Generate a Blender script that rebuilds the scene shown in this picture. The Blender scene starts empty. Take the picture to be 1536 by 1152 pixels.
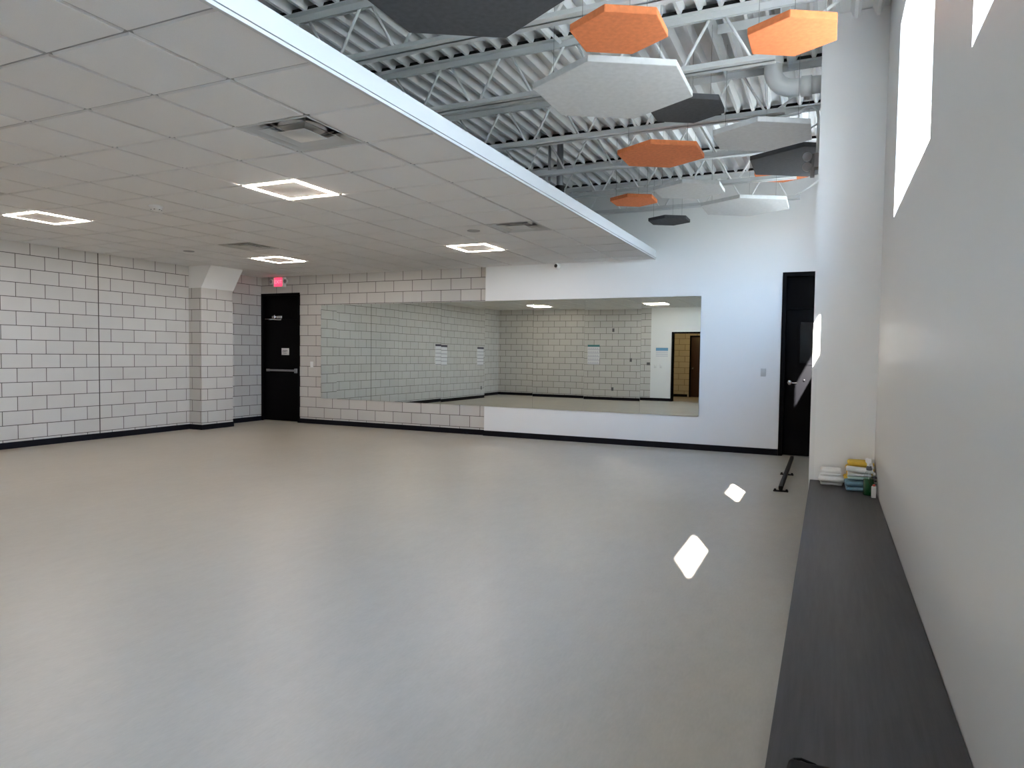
import bpy, bmesh, math, random
from mathutils import Vector, Matrix, noise
rnd = random.Random(7)
S = bpy.context.scene
COL = S.collection
PI = math.pi

# ------------------------------------------------------------------ materials
def new_mat(name):
    m = bpy.data.materials.new(name); m.use_nodes = True
    nt = m.node_tree
    return m, nt, nt.nodes['Principled BSDF'], nt.nodes, nt.links

def plain(name, col, rough=0.5, metal=0.0, var=0.0, scale=8.0, bump=0.0, bscale=60.0, spec=None, stretch=None):
    m, nt, p, N, L = new_mat(name)
    p.inputs['Base Color'].default_value = (*col, 1)
    p.inputs['Roughness'].default_value = rough
    p.inputs['Metallic'].default_value = metal
    if spec is not None: p.inputs['Specular IOR Level'].default_value = spec
    tc = N.new('ShaderNodeTexCoord'); vec = tc.outputs['Object']
    if stretch:
        mp = N.new('ShaderNodeMapping'); mp.inputs['Scale'].default_value = stretch
        L.new(vec, mp.inputs['Vector']); vec = mp.outputs['Vector']
    if var:
        n = N.new('ShaderNodeTexNoise'); n.inputs['Scale'].default_value = scale; n.inputs['Detail'].default_value = 6
        L.new(vec, n.inputs['Vector'])
        r = N.new('ShaderNodeValToRGB')
        r.color_ramp.elements[0].position = 0.3; r.color_ramp.elements[1].position = 0.7
        r.color_ramp.elements[0].color = (*[max(0, c * (1 - var)) for c in col], 1)
        r.color_ramp.elements[1].color = (*[min(1, c * (1 + var)) for c in col], 1)
        L.new(n.outputs['Fac'], r.inputs['Fac']); L.new(r.outputs['Color'], p.inputs['Base Color'])
    if bump:
        n2 = N.new('ShaderNodeTexNoise'); n2.inputs['Scale'].default_value = bscale; n2.inputs['Detail'].default_value = 4
        L.new(vec, n2.inputs['Vector'])
        b = N.new('ShaderNodeBump'); b.inputs['Strength'].default_value = bump; b.inputs['Distance'].default_value = 0.004
        L.new(n2.outputs['Fac'], b.inputs['Height']); L.new(b.outputs['Normal'], p.inputs['Normal'])
    return m

def block(name, axis, u0, v0, col, mortar, joint=None, rough=0.38):
    """concrete block wall: running bond of 16 x 8 in units, raked dark joints"""
    m, nt, p, N, L = new_mat(name)
    tc = N.new('ShaderNodeTexCoord'); sx = N.new('ShaderNodeSeparateXYZ'); L.new(tc.outputs['Object'], sx.inputs[0])
    def sub(sock, v):
        a = N.new('ShaderNodeMath'); a.operation = 'SUBTRACT'; L.new(sock, a.inputs[0]); a.inputs[1].default_value = v; return a.outputs[0]
    u = sub(sx.outputs[axis], u0 - 40 * 0.4064); v = sub(sx.outputs['Z'], v0 - 0.2032 * 11)
    cb = N.new('ShaderNodeCombineXYZ'); L.new(u, cb.inputs[0]); L.new(v, cb.inputs[1])
    br = N.new('ShaderNodeTexBrick'); L.new(cb.outputs[0], br.inputs['Vector'])
    br.offset = 0.5; br.offset_frequency = 2
    br.inputs['Scale'].default_value = 1.0; br.inputs['Brick Width'].default_value = 0.4064; br.inputs['Row Height'].default_value = 0.2032
    br.inputs['Mortar Size'].default_value = 0.0050; br.inputs['Mortar Smooth'].default_value = 0.15; br.inputs['Bias'].default_value = 0.0
    c1 = tuple(c * 1.03 for c in col); c2 = tuple(c * 0.96 for c in col)
    br.inputs['Color1'].default_value = (*c1, 1); br.inputs['Color2'].default_value = (*c2, 1); br.inputs['Mortar'].default_value = (*mortar, 1)
    colr = br.outputs['Color']; fac = br.outputs['Fac']
    if joint is not None:
        a = N.new('ShaderNodeMath'); a.operation = 'ABSOLUTE'; L.new(sub(sx.outputs[axis], joint), a.inputs[0])
        lt = N.new('ShaderNodeMath'); lt.operation = 'LESS_THAN'; L.new(a.outputs[0], lt.inputs[0]); lt.inputs[1].default_value = 0.0085
        mx = N.new('ShaderNodeMix'); mx.data_type = 'RGBA'; L.new(lt.outputs[0], mx.inputs['Factor']); L.new(colr, mx.inputs['A']); mx.inputs['B'].default_value = (*mortar, 1)
        colr = mx.outputs['Result']
    n = N.new('ShaderNodeTexNoise'); n.inputs['Scale'].default_value = 3.0; n.inputs['Detail'].default_value = 5; L.new(tc.outputs['Object'], n.inputs['Vector'])
    mr = N.new('ShaderNodeMapRange'); mr.inputs['To Min'].default_value = 0.94; mr.inputs['To Max'].default_value = 1.06; L.new(n.outputs['Fac'], mr.inputs['Value'])
    mu = N.new('ShaderNodeMix'); mu.data_type = 'RGBA'; mu.blend_type = 'MULTIPLY'; mu.inputs['Factor'].default_value = 1
    L.new(colr, mu.inputs['A']); L.new(mr.outputs['Result'], mu.inputs['B']); L.new(mu.outputs['Result'], p.inputs['Base Color'])
    b = N.new('ShaderNodeBump'); b.invert = True; b.inputs['Strength'].default_value = 0.6; b.inputs['Distance'].default_value = 0.008
    L.new(fac, b.inputs['Height']); L.new(b.outputs['Normal'], p.inputs['Normal'])
    p.inputs['Roughness'].default_value = rough
    return m

def emit(name, col, strength):
    m, nt, p, N, L = new_mat(name)
    p.inputs['Base Color'].default_value = (*col, 1)
    p.inputs['Emission Color'].default_value = (*col, 1); p.inputs['Emission Strength'].default_value = strength
    return m

def thin_glass(name, tint=(1, 1, 1), ior=1.5):
    m = bpy.data.materials.new(name); m.use_nodes = True; nt = m.node_tree; N = nt.nodes; L = nt.links
    N.remove(N['Principled BSDF']); out = N['Material Output']
    t = N.new('ShaderNodeBsdfTransparent'); t.inputs['Color'].default_value = (*tint, 1)
    g = N.new('ShaderNodeBsdfGlossy'); g.inputs['Roughness'].default_value = 0.02
    f = N.new('ShaderNodeLayerWeight'); f.inputs['Blend'].default_value = 0.5
    pw = N.new('ShaderNodeMath'); pw.operation = 'POWER'; L.new(f.outputs['Facing'], pw.inputs[0]); pw.inputs[1].default_value = 5.0
    ma = N.new('ShaderNodeMath'); ma.operation = 'MULTIPLY_ADD'; L.new(pw.outputs[0], ma.inputs[0]); ma.inputs[1].default_value = 0.9; ma.inputs[2].default_value = 0.04
    x = N.new('ShaderNodeMixShader'); L.new(ma.outputs[0], x.inputs[0]); L.new(t.outputs[0], x.inputs[1]); L.new(g.outputs[0], x.inputs[2])
    L.new(x.outputs[0], out.inputs['Surface'])
    return m

MORT = (0.060, 0.047, 0.039)
CMU = (0.590, 0.565, 0.530)
M = dict(
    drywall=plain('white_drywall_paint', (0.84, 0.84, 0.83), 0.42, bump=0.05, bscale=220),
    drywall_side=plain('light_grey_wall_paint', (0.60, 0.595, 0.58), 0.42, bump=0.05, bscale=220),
    fascia=plain('white_fascia', (0.62, 0.63, 0.635), 0.4),
    cmu_left=block('block_wall_side', 'Y', 7.196, 0.124, CMU, MORT, joint=7.196),
    cmu_pil=block('block_pilaster_front', 'Y', 9.02, 0.124, CMU, MORT),
    cmu_back=block('block_wall_end', 'X', -9.218, 0.124 - 0.2032, CMU, MORT),
    cmu_hall=block('block_wall_hall', 'X', -4.6, 0.0, (0.60, 0.54, 0.42), (0.10, 0.07, 0.04)),
    base=plain('black_rubber_base', (0.005, 0.005, 0.009), 0.5, spec=0.15),
    tile=plain('acoustic_ceiling_tile', (0.80, 0.79, 0.78), 0.9, var=0.03, scale=300, bump=0.25, bscale=400),
    tbar=plain('ceiling_grid_metal', (0.33, 0.33, 0.33), 0.5),
    deck=plain('painted_roof_deck', (0.80, 0.81, 0.81), 0.5, var=0.05, scale=3),
    steel=plain('grey_painted_steel', (0.66, 0.67, 0.67), 0.45, var=0.04, scale=5),
    web=plain('pale_painted_rod', (0.82, 0.83, 0.83), 0.4),
    orange=plain('orange_felt', (0.70, 0.205, 0.072), 0.95, var=0.10, scale=30, bump=0.5, bscale=300),
    charcoal=plain('charcoal_felt', (0.062, 0.063, 0.069), 0.95, var=0.15, scale=30, bump=0.5, bscale=300),
    grey=plain('grey_felt', (0.58, 0.585, 0.585), 0.95, var=0.06, scale=25, bump=0.5, bscale=300),
    wire=plain('hanging_wire', (0.25, 0.25, 0.25), 0.4, 0.8),
    black=plain('black_door_paint', (0.0018, 0.0018, 0.0026), 0.5, spec=0.10),
    blackm=plain('matt_black_metal', (0.006, 0.006, 0.007), 0.5, spec=0.2),
    lampgrey=plain('grey_lamp_plastic', (0.27, 0.25, 0.25), 0.5),
    chrome=plain('brushed_chrome', (0.70, 0.70, 0.72), 0.25, 1.0),
    alu=plain('dull_aluminium', (0.42, 0.42, 0.44), 0.35, 0.9),
    white=plain('white_plastic', (0.80, 0.80, 0.79), 0.35),
    pvc=plain('white_pvc', (0.74, 0.75, 0.74), 0.4),
    strip=plain('black_trough_strip', (0.012, 0.012, 0.013), 0.9),
    darkgap=plain('dark_duct', (0.015, 0.015, 0.016), 0.8),
    vent=plain('vent_white_metal', (0.56, 0.56, 0.55), 0.4),
    lum=emit('led_strip', (1.0, 0.865, 0.745), 100.0),
    lampwhite=plain('lamp_white', (0.82, 0.78, 0.74), 0.6),
    exitred=emit('exit_face', (1.0, 0.055, 0.13), 1.6),
    exitlet=emit('exit_letters', (1.0, 0.25, 0.32), 1.6),
    towelw=plain('white_terry', (0.90, 0.90, 0.88), 0.95, bump=0.8, bscale=400),
    towely=plain('yellow_terry', (0.78, 0.50, 0.06), 0.95, var=0.08, scale=40, bump=0.8, bscale=400),
    towelg=plain('mint_terry', (0.55, 0.66, 0.60), 0.95, bump=0.8, bscale=400),
    towelb=plain('blue_terry', (0.20, 0.36, 0.46), 0.95, var=0.10, scale=40, bump=0.8, bscale=400),
    green=plain('green_liquid', (0.004, 0.085, 0.022), 0.2),
    greyp=plain('grey_plastic', (0.10, 0.10, 0.11), 0.4),
    paper=plain('white_paper', (0.78, 0.78, 0.80), 0.6),
    ink=plain('dark_ink', (0.05, 0.045, 0.07), 0.6),
    teal=plain('teal_print', (0.05, 0.20, 0.22), 0.6),
    blue=plain('blue_print', (0.16, 0.36, 0.55), 0.6),
    palegrey=plain('pale_grey_print', (0.58, 0.60, 0.66), 0.6),
    steelplate=plain('steel_wall_plate', (0.16, 0.16, 0.16), 0.4, 0.5),
    brown=plain('dark_brown_door', (0.045, 0.016, 0.009), 0.4, var=0.2, scale=6, stretch=(6, 6, 0.6)),
    red=plain('red_cap', (0.5, 0.08, 0.05), 0.4),
    threshold=plain('pale_threshold', (0.42, 0.40, 0.30), 0.5),
    glass=thin_glass('window_glass'),
    clear=thin_glass('clear_plastic', (0.90, 0.92, 0.90), 1.35),
    frame=plain('window_frame_white', (0.70, 0.71, 0.72), 0.4),
    outside=plain('outside_ground', (0.32, 0.31, 0.28), 0.9),
    lens=plain('black_lens', (0.004, 0.004, 0.005), 0.1),
    doorglass=plain('dark_door_glass', (0.006, 0.006, 0.007), 0.15, spec=0.25),
)
# floor: warm grey sheet linoleum with fine streaks
def floor_mat():
    m, nt, p, N, L = new_mat('grey_linoleum')
    tc = N.new('ShaderNodeTexCoord')
    def nz(scale, st, det=6):
        mp = N.new('ShaderNodeMapping'); mp.inputs['Scale'].default_value = st; L.new(tc.outputs['Object'], mp.inputs['Vector'])
        n = N.new('ShaderNodeTexNoise'); n.inputs['Scale'].default_value = scale; n.inputs['Detail'].default_value = det; L.new(mp.outputs['Vector'], n.inputs['Vector']); return n.outputs['Fac']
    a = nz(14, (1.0, 0.35, 1)); b = nz(1.1, (1, 1, 1), 3); c = nz(90, (1, 0.25, 1), 3)
    ad = N.new('ShaderNodeMath'); ad.operation = 'ADD'; L.new(a, ad.inputs[0]); L.new(b, ad.inputs[1])
    ad2 = N.new('ShaderNodeMath'); ad2.operation = 'ADD'; L.new(ad.outputs[0], ad2.inputs[0]); L.new(c, ad2.inputs[1])
    r = N.new('ShaderNodeMapRange'); r.inputs['From Min'].default_value = 1.0; r.inputs['From Max'].default_value = 2.0; L.new(ad2.outputs[0], r.inputs['Value'])
    cr = N.new('ShaderNodeValToRGB'); cr.color_ramp.elements[0].color = (0.385, 0.352, 0.296, 1); cr.color_ramp.elements[1].color = (0.455, 0.420, 0.358, 1)
    L.new(r.outputs['Result'], cr.inputs['Fac']); L.new(cr.outputs['Color'], p.inputs['Base Color'])
    p.inputs['Roughness'].default_value = 0.36; p.inputs['Specular IOR Level'].default_value = 0.4
    bp = N.new('ShaderNodeBump'); bp.inputs['Strength'].default_value = 0.08; bp.inputs['Distance'].default_value = 0.002
    L.new(c, bp.inputs['Height']); L.new(bp.outputs['Normal'], p.inputs['Normal'])
    return m
M['floor'] = floor_mat()
M['bench'] = plain('charcoal_laminate', (0.049, 0.045, 0.047), 0.5, spec=0.3, var=0.16, scale=9, bump=0.12, bscale=40, stretch=(9, 0.5, 9))
def mirror_mat():
    m, nt, p, N, L = new_mat('mirror_glass')
    p.inputs['Base Color'].default_value = (0.67, 0.715, 0.68, 1); p.inputs['Metallic'].default_value = 1; p.inputs['Roughness'].default_value = 0.0
    return m
M['mirror'] = mirror_mat()

# ------------------------------------------------------------------ mesh builder
class MB:
    def __init__(s): s.bm = bmesh.new(); s.mats = []
    def _mi(s, m):
        if m is None: return 0
        if m not in s.mats: s.mats.append(m)
        return s.mats.index(m)
    def faces(s, pts, faces, m=None, smooth=False):
        vs = [s.bm.verts.new(p) for p in pts]; out = []
        for f in faces:
            try: fc = s.bm.faces.new([vs[i] for i in f])
            except ValueError: continue
            fc.material_index = s._mi(m); fc.smooth = smooth; out.append(fc)
        return vs, out
    def box(s, x0, x1, y0, y1, z0, z1, m=None):
        p = [(x0,y0,z0),(x1,y0,z0),(x1,y1,z0),(x0,y1,z0),(x0,y0,z1),(x1,y0,z1),(x1,y1,z1),(x0,y1,z1)]
        return s.faces(p, [(3,2,1,0),(4,5,6,7),(0,1,5,4),(1,2,6,5),(2,3,7,6),(3,0,4,7)], m)
    def rbox(s, x0, x1, y0, y1, z0, z1, b=0.004, seg=2, m=None, smooth=True):
        t = bmesh.new(); bmesh.ops.create_cube(t, size=1)
        for v in t.verts: v.co = Vector(((x0+x1)/2 + v.co.x*(x1-x0), (y0+y1)/2 + v.co.y*(y1-y0), (z0+z1)/2 + v.co.z*(z1-z0)))
        bmesh.ops.bevel(t, geom=list(t.edges), offset=b, segments=seg, affect='EDGES', profile=0.5)
        t.verts.index_update()
        s.faces([v.co.copy() for v in t.verts], [[v.index for v in f.verts] for f in t.faces], m, smooth); t.free()
    def prism(s, poly, z0, z1, m=None, axis='Z'):
        """poly of 2D points extruded along axis"""
        n = len(poly)
        def P(a, b, c): return {'Z': (a,b,c), 'Y': (a,c,b), 'X': (c,a,b)}[axis]
        pts = [P(a,b,z0) for a,b in poly] + [P(a,b,z1) for a,b in poly]
        fs = [tuple(reversed(range(n))), tuple(range(n, 2*n))] + [(i, (i+1)%n, n+(i+1)%n, n+i) for i in range(n)]
        return s.faces(pts, fs, m)
    def tube(s, path, r, seg=10, m=None, smooth=True, cap=True):
        path = [Vector(p) for p in path]; n = len(path); rings = []
        rs = r if isinstance(r, (list, tuple)) else [r]*n
        t0 = (path[1]-path[0]).normalized(); up = Vector((0,0,1)) if abs(t0.z) < 0.9 else Vector((1,0,0))
        nx = t0.cross(up).normalized()
        for i in range(n):
            if i == 0: t = path[1]-path[0]
            elif i == n-1: t = path[-1]-path[-2]
            else: t = (path[i+1]-path[i]).normalized() + (path[i]-path[i-1]).normalized()
            t.normalize(); nx = (nx - t*nx.dot(t)).normalized(); ny = t.cross(nx)
            rings.append([path[i] + (nx*math.cos(a)+ny*math.sin(a))*rs[i] for a in [2*PI*k/seg for k in range(seg)]])
        pts = [p for rg in rings for p in rg]; fs = []
        for i in range(n-1):
            for k in range(seg):
                fs.append((i*seg+k, i*seg+(k+1)%seg, (i+1)*seg+(k+1)%seg, (i+1)*seg+k))
        s.faces(pts, fs, m, smooth)
        if cap:
            s.faces(rings[0], [tuple(reversed(range(seg)))], m); s.faces(rings[-1], [tuple(range(seg))], m)
    def lathe(s, prof, c=(0,0,0), seg=24, m=None, smooth=True, axis='Z'):
        pts = []; fs = []
        for (r, h) in prof:
            for k in range(seg):
                a = 2*PI*k/seg; x, y = r*math.cos(a), r*math.sin(a)
                q = {'Z': (x,y,h), 'Y': (x,h,y), 'X': (h,x,y)}[axis]
                pts.append((c[0]+q[0], c[1]+q[1], c[2]+q[2]))
        for i in range(len(prof)-1):
            for k in range(seg):
                fs.append((i*seg+k, i*seg+(k+1)%seg, (i+1)*seg+(k+1)%seg, (i+1)*seg+k))
        s.faces(pts, fs, m, smooth)
    def build(s, name, mat, parent=None, fix=True):
        if fix:
            bmesh.ops.remove_doubles(s.bm, verts=s.bm.verts, dist=1e-6)
            bmesh.ops.recalc_face_normals(s.bm, faces=s.bm.faces)
        me = bpy.data.meshes.new(name); s.bm.to_mesh(me); s.bm.free()
        if s.mats:
            for m in s.mats: me.materials.append(m)
        else: me.materials.append(mat)
        o = bpy.data.objects.new(name, me); COL.objects.link(o)
        if parent is not None:
            o.parent = parent; o.matrix_parent_inverse = Matrix.Identity(4)
        return o

def tag(o, label=None, cat=None, group=None, kind=None):
    if label: o['label'] = label
    if cat: o['category'] = cat
    if group: o['group'] = group
    if kind: o['kind'] = kind
    return o
def empty(name, loc=(0,0,0), rz=0):
    o = bpy.data.objects.new(name, None); COL.objects.link(o); o.location = loc; o.rotation_euler = (0,0,rz); o.empty_display_size = 0.1
    return o
def struct(name, mb, mat, parent=None):
    o = mb.build(name, mat, parent)
    if parent is None: o['kind'] = 'structure'
    return o
def dup(root, loc=None, label=None):
    r = root.copy(); COL.objects.link(r)
    if loc is not None: r.location = loc
    if label: r['label'] = label
    for ch in list(root.children):
        c = ch.copy(); COL.objects.link(c); c.parent = r
        for g in list(ch.children):
            d = g.copy(); COL.objects.link(d); d.parent = c
    return r

# ------------------------------------------------------------------ room dimensions (m)
XR = 0.344          # face of the window wall
XL = -10.508        # face of the long block wall
YB = 10.774         # block part of the end wall
YD = 10.714         # drywall part of the end wall
XS = -5.447         # where block meets drywall
YF = -0.30          # wall behind the photographer
ZC = 2.935          # lay-in ceiling
XE = -2.498         # edge of the lay-in ceiling
ZD = 4.03           # underside of the deck ribs
ZT = 4.20
TX = 0.724          # outer face of window wall
SILL, HEAD = 2.31, 3.49
WINS = [(0.67, 2.36), (3.26, 4.96), (7.86, 9.55)]
PX, PY0, PY1 = -0.118, 6.0, 6.5     # pier

# floor
b = MB(); b.box(-10.9, TX, -3.2, 11.1, -0.15, 0.0); struct('floor', b, M['floor'])
# window wall with three deep openings
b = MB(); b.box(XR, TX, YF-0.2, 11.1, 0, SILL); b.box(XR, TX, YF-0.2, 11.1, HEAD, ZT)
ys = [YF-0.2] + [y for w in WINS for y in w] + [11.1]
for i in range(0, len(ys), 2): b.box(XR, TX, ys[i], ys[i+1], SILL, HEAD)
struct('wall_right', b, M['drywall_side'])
# pier at the far end of the bench
b = MB(); b.box(PX, XR, PY0, PY1, 0, ZD+0.06); struct('wall_pier', b, M['drywall'])
# long block wall
b = MB(); b.box(-10.9, XL, YF-0.2, 9.3, 0, ZT); b.box(-10.9, -10.64, 9.3, 11.1, 0, ZT); struct('wall_left', b, M['cmu_left'])
# end wall: block part with door opening, drywall part with door opening
D1 = (-10.643, -9.628, 2.605)
D2 = (-0.638, XR, 2.655)
b = MB(); b.box(-10.9, D1[0], YB, 11.1, 0, ZT); b.box(D1[0], D1[1], YB, 11.1, D1[2], ZT); b.box(D1[1], XS, YB, 11.1, 0, ZT)
struct('wall_back', b, M['cmu_back'])
b = MB(); b.box(XS, D2[0], YD, 11.1, 0, ZT); b.box(D2[0], XR, YD, 11.1, D2[2], ZT)
struct('wall_back_drywall', b, M['drywall'])
# wall behind the photographer, seen in the mirrors
D3 = (-4.46, -3.42, 2.13)
b = MB(); b.box(-10.9, -5.16, YF-0.2, YF, 0, ZT); struct('wall_front', b, M['cmu_back'])
b = MB(); b.box(-5.16, D3[0], YF-0.2, YF, 0, ZT); b.box(D3[0], D3[1], YF-0.2, YF, D3[2], ZT); b.box(D3[1], XR, YF-0.2, YF, 0, ZT)
struct('wall_front_drywall', b, M['drywall'])
# hallway beyond that door
b = MB(); b.box(-6.6, -4.44, -3.2, -3.0, 0, 2.7); b.box(-4.44, -3.48, -3.2, -3.0, 2.14, 2.7); b.box(-3.48, -2.2, -3.2, -3.0, 0, 2.7)
struct('wall_hall', b, M['cmu_hall'])
b = MB(); b.box(-6.8, -6.6, -3.2, YF-0.2, 0, 2.7); b.box(-2.2, -2.0, -3.2, YF-0.2, 0, 2.7); struct('wall_hall_side', b, M['drywall'])
b = MB(); b.box(-6.8, -2.0, -3.2, YF-0.2, 2.6, 2.7); struct('ceiling_hall', b, M['tile'])

# block pilaster and the sloped drywall boxing above it
b = MB()
y0, y1, xf, zt = 8.89, 9.60, -10.2, 2.545
vs, fs = b.box(-10.6, xf, y0, y1, 0, zt)
b._mi(M['cmu_pil']); b._mi(M['cmu_back'])
for f in b.bm.faces:
    f.normal_update(); f.material_index = 1 if abs(f.normal.y) > 0.5 else 0
o = b.build('wall_pilaster', M['cmu_pil'], fix=False); o['kind'] = 'structure'
b = MB(); b.prism([(-10.62, zt), (xf, zt), (-9.945, ZC+0.02), (-10.62, ZC+0.02)], y0, y1+0.02, axis='Y'); struct('trim_2', b, M['drywall'])

# baseboards
T = 0.013; BH = 0.092
b = MB(); b.box(XL, XL+T, YF, y0, 0, BH); b.box(-10.64, -10.64+T, y1, YB-0.02, 0, BH)
b.box(XL, xf+T, y0-T, y0, 0, BH); b.box(xf, xf+T, y0, y1, 0, BH); b.box(-10.64, xf+T, y1, y1+T, 0, BH)
struct('baseboard_left', b, M['base'])
b = MB(); b.box(D1[1], XS, YB-T, YB, 0, BH); b.box(XS-T, D2[0]-0.002, YD-T, YD, 0, BH); struct('baseboard_back', b, M['base'])
b = MB(); b.box(XL, D3[0]-0.05, YF, YF+T, 0, BH); b.box(D3[1]+0.05, -0.1, YF, YF+T, 0, BH); struct('baseboard_front', b, M['base'])
b = MB(); b.box(-6.6, -4.49, -3.0, -3.0+T, 0, BH); struct('baseboard_hall', b, M['base'])
b = MB(); b.box(XR-T, XR, PY1, YD, 0, BH); b.box(PX, XR, PY1, PY1+T, 0, BH); struct('baseboard_right', b, M['base'])

# lay-in ceiling: grid with tegular tiles, leaving cells for lights and vents
GX, GY = -2.4772, 2.2816; PXT, PYT = 0.6125, 0.6190
def cell(i, j): return (GX - PXT*i, GY + PYT*j)          # centre for i,j at half integers
LIGHTS = [(3.5, 4.5), (9.5, 4.5), (3.5, 10.5), (9.5, 10.5), (3.5, -1.5), (9.5, -1.5)]
VENTS = [(1.5, 2.5), (1.5, 8.5), (8.5, 8.5), (8.5, 2.5)]
b = MB()
for i in range(0, 14):
    for j in range(-5, 15):
        cx, cy = cell(i+0.5, j+0.5)
        x0c, x1c = cx-PXT/2, cx+PXT/2; y0c, y1c = cy-PYT/2, cy+PYT/2
        x0c = max(x0c, -10.66); y0c = max(y0c, YF-0.01); y1c = min(y1c, YB+0.005)
        if i == 13: x0c = -10.66
        if y1c - y0c < 0.03 or x1c - x0c < 0.03: continue
        if (i+0.5, j+0.5) in VENTS: continue
        b.faces([(x0c,y0c,ZC+0.013),(x1c,y0c,ZC+0.013),(x1c,y1c,ZC+0.013),(x0c,y1c,ZC+0.013)], [(3,2,1,0)], M['tbar'])
        if (i+0.5, j+0.5) in LIGHTS: continue
        g = 0.012; e = 0.005
        p = [(x0c+g,y0c+g,ZC+0.013),(x1c-g,y0c+g,ZC+0.013),(x1c-g,y1c-g,ZC+0.013),(x0c+g,y1c-g,ZC+0.013),
             (x0c+g+e,y0c+g+e,ZC),(x1c-g-e,y0c+g+e,ZC),(x1c-g-e,y1c-g-e,ZC),(x0c+g+e,y1c-g-e,ZC)]
        b.faces(p, [(7,6,5,4),(0,4,5,1),(1,5,6,2),(2,6,7,3),(3,7,4,0)], M['tile'])
b.box(-10.66, XE, YF-0.01, YB+0.005, ZC+0.055, ZC+0.065, M['tile'])
bmesh.ops.recalc_face_normals(b.bm, faces=b.bm.faces)
struct('ceiling', b, M['tile'])
b = MB(); b.box(XE-0.014, XE+0.010, YF, YD, ZC-0.006, ZC+0.132); struct('trim_1', b, M['fascia'])

# ribbed roof deck
b = MB(); pit = 0.1535; prof = []
x = -10.9
while x < 0.72:
    prof += [(x, ZD+0.070), (x+0.074, ZD+0.070), (x+0.102, ZD), (x+0.126, ZD)]
    x += pit
prof = [(max(-10.9, min(TX, a)), c) for a, c in prof] + [(TX, ZD+0.070)]
pts = [(a, -0.5, c) for a, c in prof] + [(a, 11.1, c) for a, c in prof]; n = len(prof)
b.faces(pts, [(i, i+1, n+i+1, n+i) for i in range(n-1)])
b.box(-10.9, TX, -0.5, 11.1, ZD+0.074, ZT+0.05)
struct('ceiling_deck', b, M['deck'])

# ------------------------------------------------------------------ windows
for k, (a, c) in enumerate(WINS):
    w = empty('window_%d' % (k+1), (XR, (a+c)/2, SILL)); w['kind'] = 'structure'
    ox, oy, oz = XR, (a+c)/2, SILL
    def L_(x0, x1, y0_, y1_, z0, z1): return (x0-ox, x1-ox, y0_-oy, y1_-oy, z0-oz, z1-oz)
    f = MB(); fx0, fx1 = 0.655, 0.72
    f.box(*L_(fx0, fx1, a, c, HEAD-0.09, HEAD)); f.box(*L_(fx0, fx1, a, c, SILL, SILL+0.06))
    f.box(*L_(fx0, fx1, a, a+0.05, SILL+0.06, HEAD-0.09)); f.box(*L_(fx0, fx1, c-0.05, c, SILL+0.06, HEAD-0.09))
    f.build('window_frame', M['frame'], w)
    f = MB(); f.box(*L_(fx0, fx1, c-0.78, c-0.65, SILL+0.06, HEAD-0.09)); f.build('mullion', M['frame'], w)
    for (p0, p1) in ((a+0.05, c-0.78), (c-0.65, c-0.05)):
        f = MB(); f.box(*L_(0.690, 0.694, p0, p1, SILL+0.06, HEAD-0.09)); f.build('glass_pane', M['glass'], w)

# ------------------------------------------------------------------ text helper (lettering on signs)
def text_mesh(name, s, size, mat, parent, loc, rot, ext=0.001):
    cu = bpy.data.curves.new(name, 'FONT'); cu.body = s; cu.size = size; cu.align_x = 'CENTER'; cu.align_y = 'CENTER'; cu.extrude = ext
    t = bpy.data.objects.new(name + '_tmp', cu); COL.objects.link(t); bpy.context.view_layer.update()
    me = bpy.data.meshes.new_from_object(t.evaluated_get(bpy.context.evaluated_depsgraph_get()))
    bpy.data.objects.remove(t); bpy.data.curves.remove(cu)
    me.materials.clear(); me.materials.append(mat)
    R = Matrix.Translation(loc) @ rot
    me.transform(R)
    o = bpy.data.objects.new(name, me); COL.objects.link(o); o.parent = parent
    return o
FACE_IN = Matrix.Rotation(PI/2, 4, 'X')      # reads from the room (viewer at smaller Y)

# ------------------------------------------------------------------ doors
# door_1: tall black exit door in the block wall
x0, x1, zt = D1; d = empty('door_1', ((x0+x1)/2, YB, 0)); d['kind'] = 'structure'
ox, oy = (x0+x1)/2, YB
f = MB(); fw = 0.052
f.box(x0-ox, x0-ox+fw, -0.012, 0.14, 0, zt); f.box(x1-ox-fw, x1-ox, -0.012, 0.14, 0, zt); f.box(x0-ox+fw, x1-ox-fw, -0.012, 0.14, zt-fw, zt)
f.build('door_frame', M['black'], d)
f = MB(); f.rbox(x0-ox+fw+0.003, x1-ox-fw-0.003, 0.045, 0.09, 0.012, 2.070, 0.003); f.build('door_leaf', M['black'], d)
f = MB(); f.rbox(x0-ox+fw+0.001, x1-ox-fw-0.001, 0.045, 0.09, 2.076, zt-fw-0.001, 0.003); f.build('transom_panel', M['black'], d)
f = MB(); f.box(x0-ox+fw, x1-ox-fw, 0.0, 0.12, 0, 0.010); f.build('threshold', M['threshold'], d)
f = MB(); f.box(x0-ox, x1-ox, 0.30, 0.32, 0, zt); f.build('door_backing', M['black'], d)
pb = MB(); pb.rbox(-10.47-ox, -9.74-ox, -0.025, 0.015, 1.022, 1.064, 0.012, 3); bar = pb.build('push_bar', M['alu'], d)
pb = MB(); pb.rbox(-9.755-ox, -9.682-ox, -0.03, 0.046, 0.995, 1.085, 0.008, 2); pb.build('latch_case', M['alu'], bar)
pb = MB(); pb.rbox(-10.50-ox, -10.455-ox, -0.02, 0.046, 1.015, 1.07, 0.006, 2); pb.build('end_bracket', M['alu'], bar)
cl = MB(); cl.rbox(-10.357-ox, -10.085-ox, -0.01, 0.046, 2.098, 2.150, 0.006, 2); cl.tube([(-10.262-ox, -0.02, 2.09), (-10.262-ox, -0.02, 2.165)], 0.022, 12); clo = cl.build('door_closer', M['chrome'], d)
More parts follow.
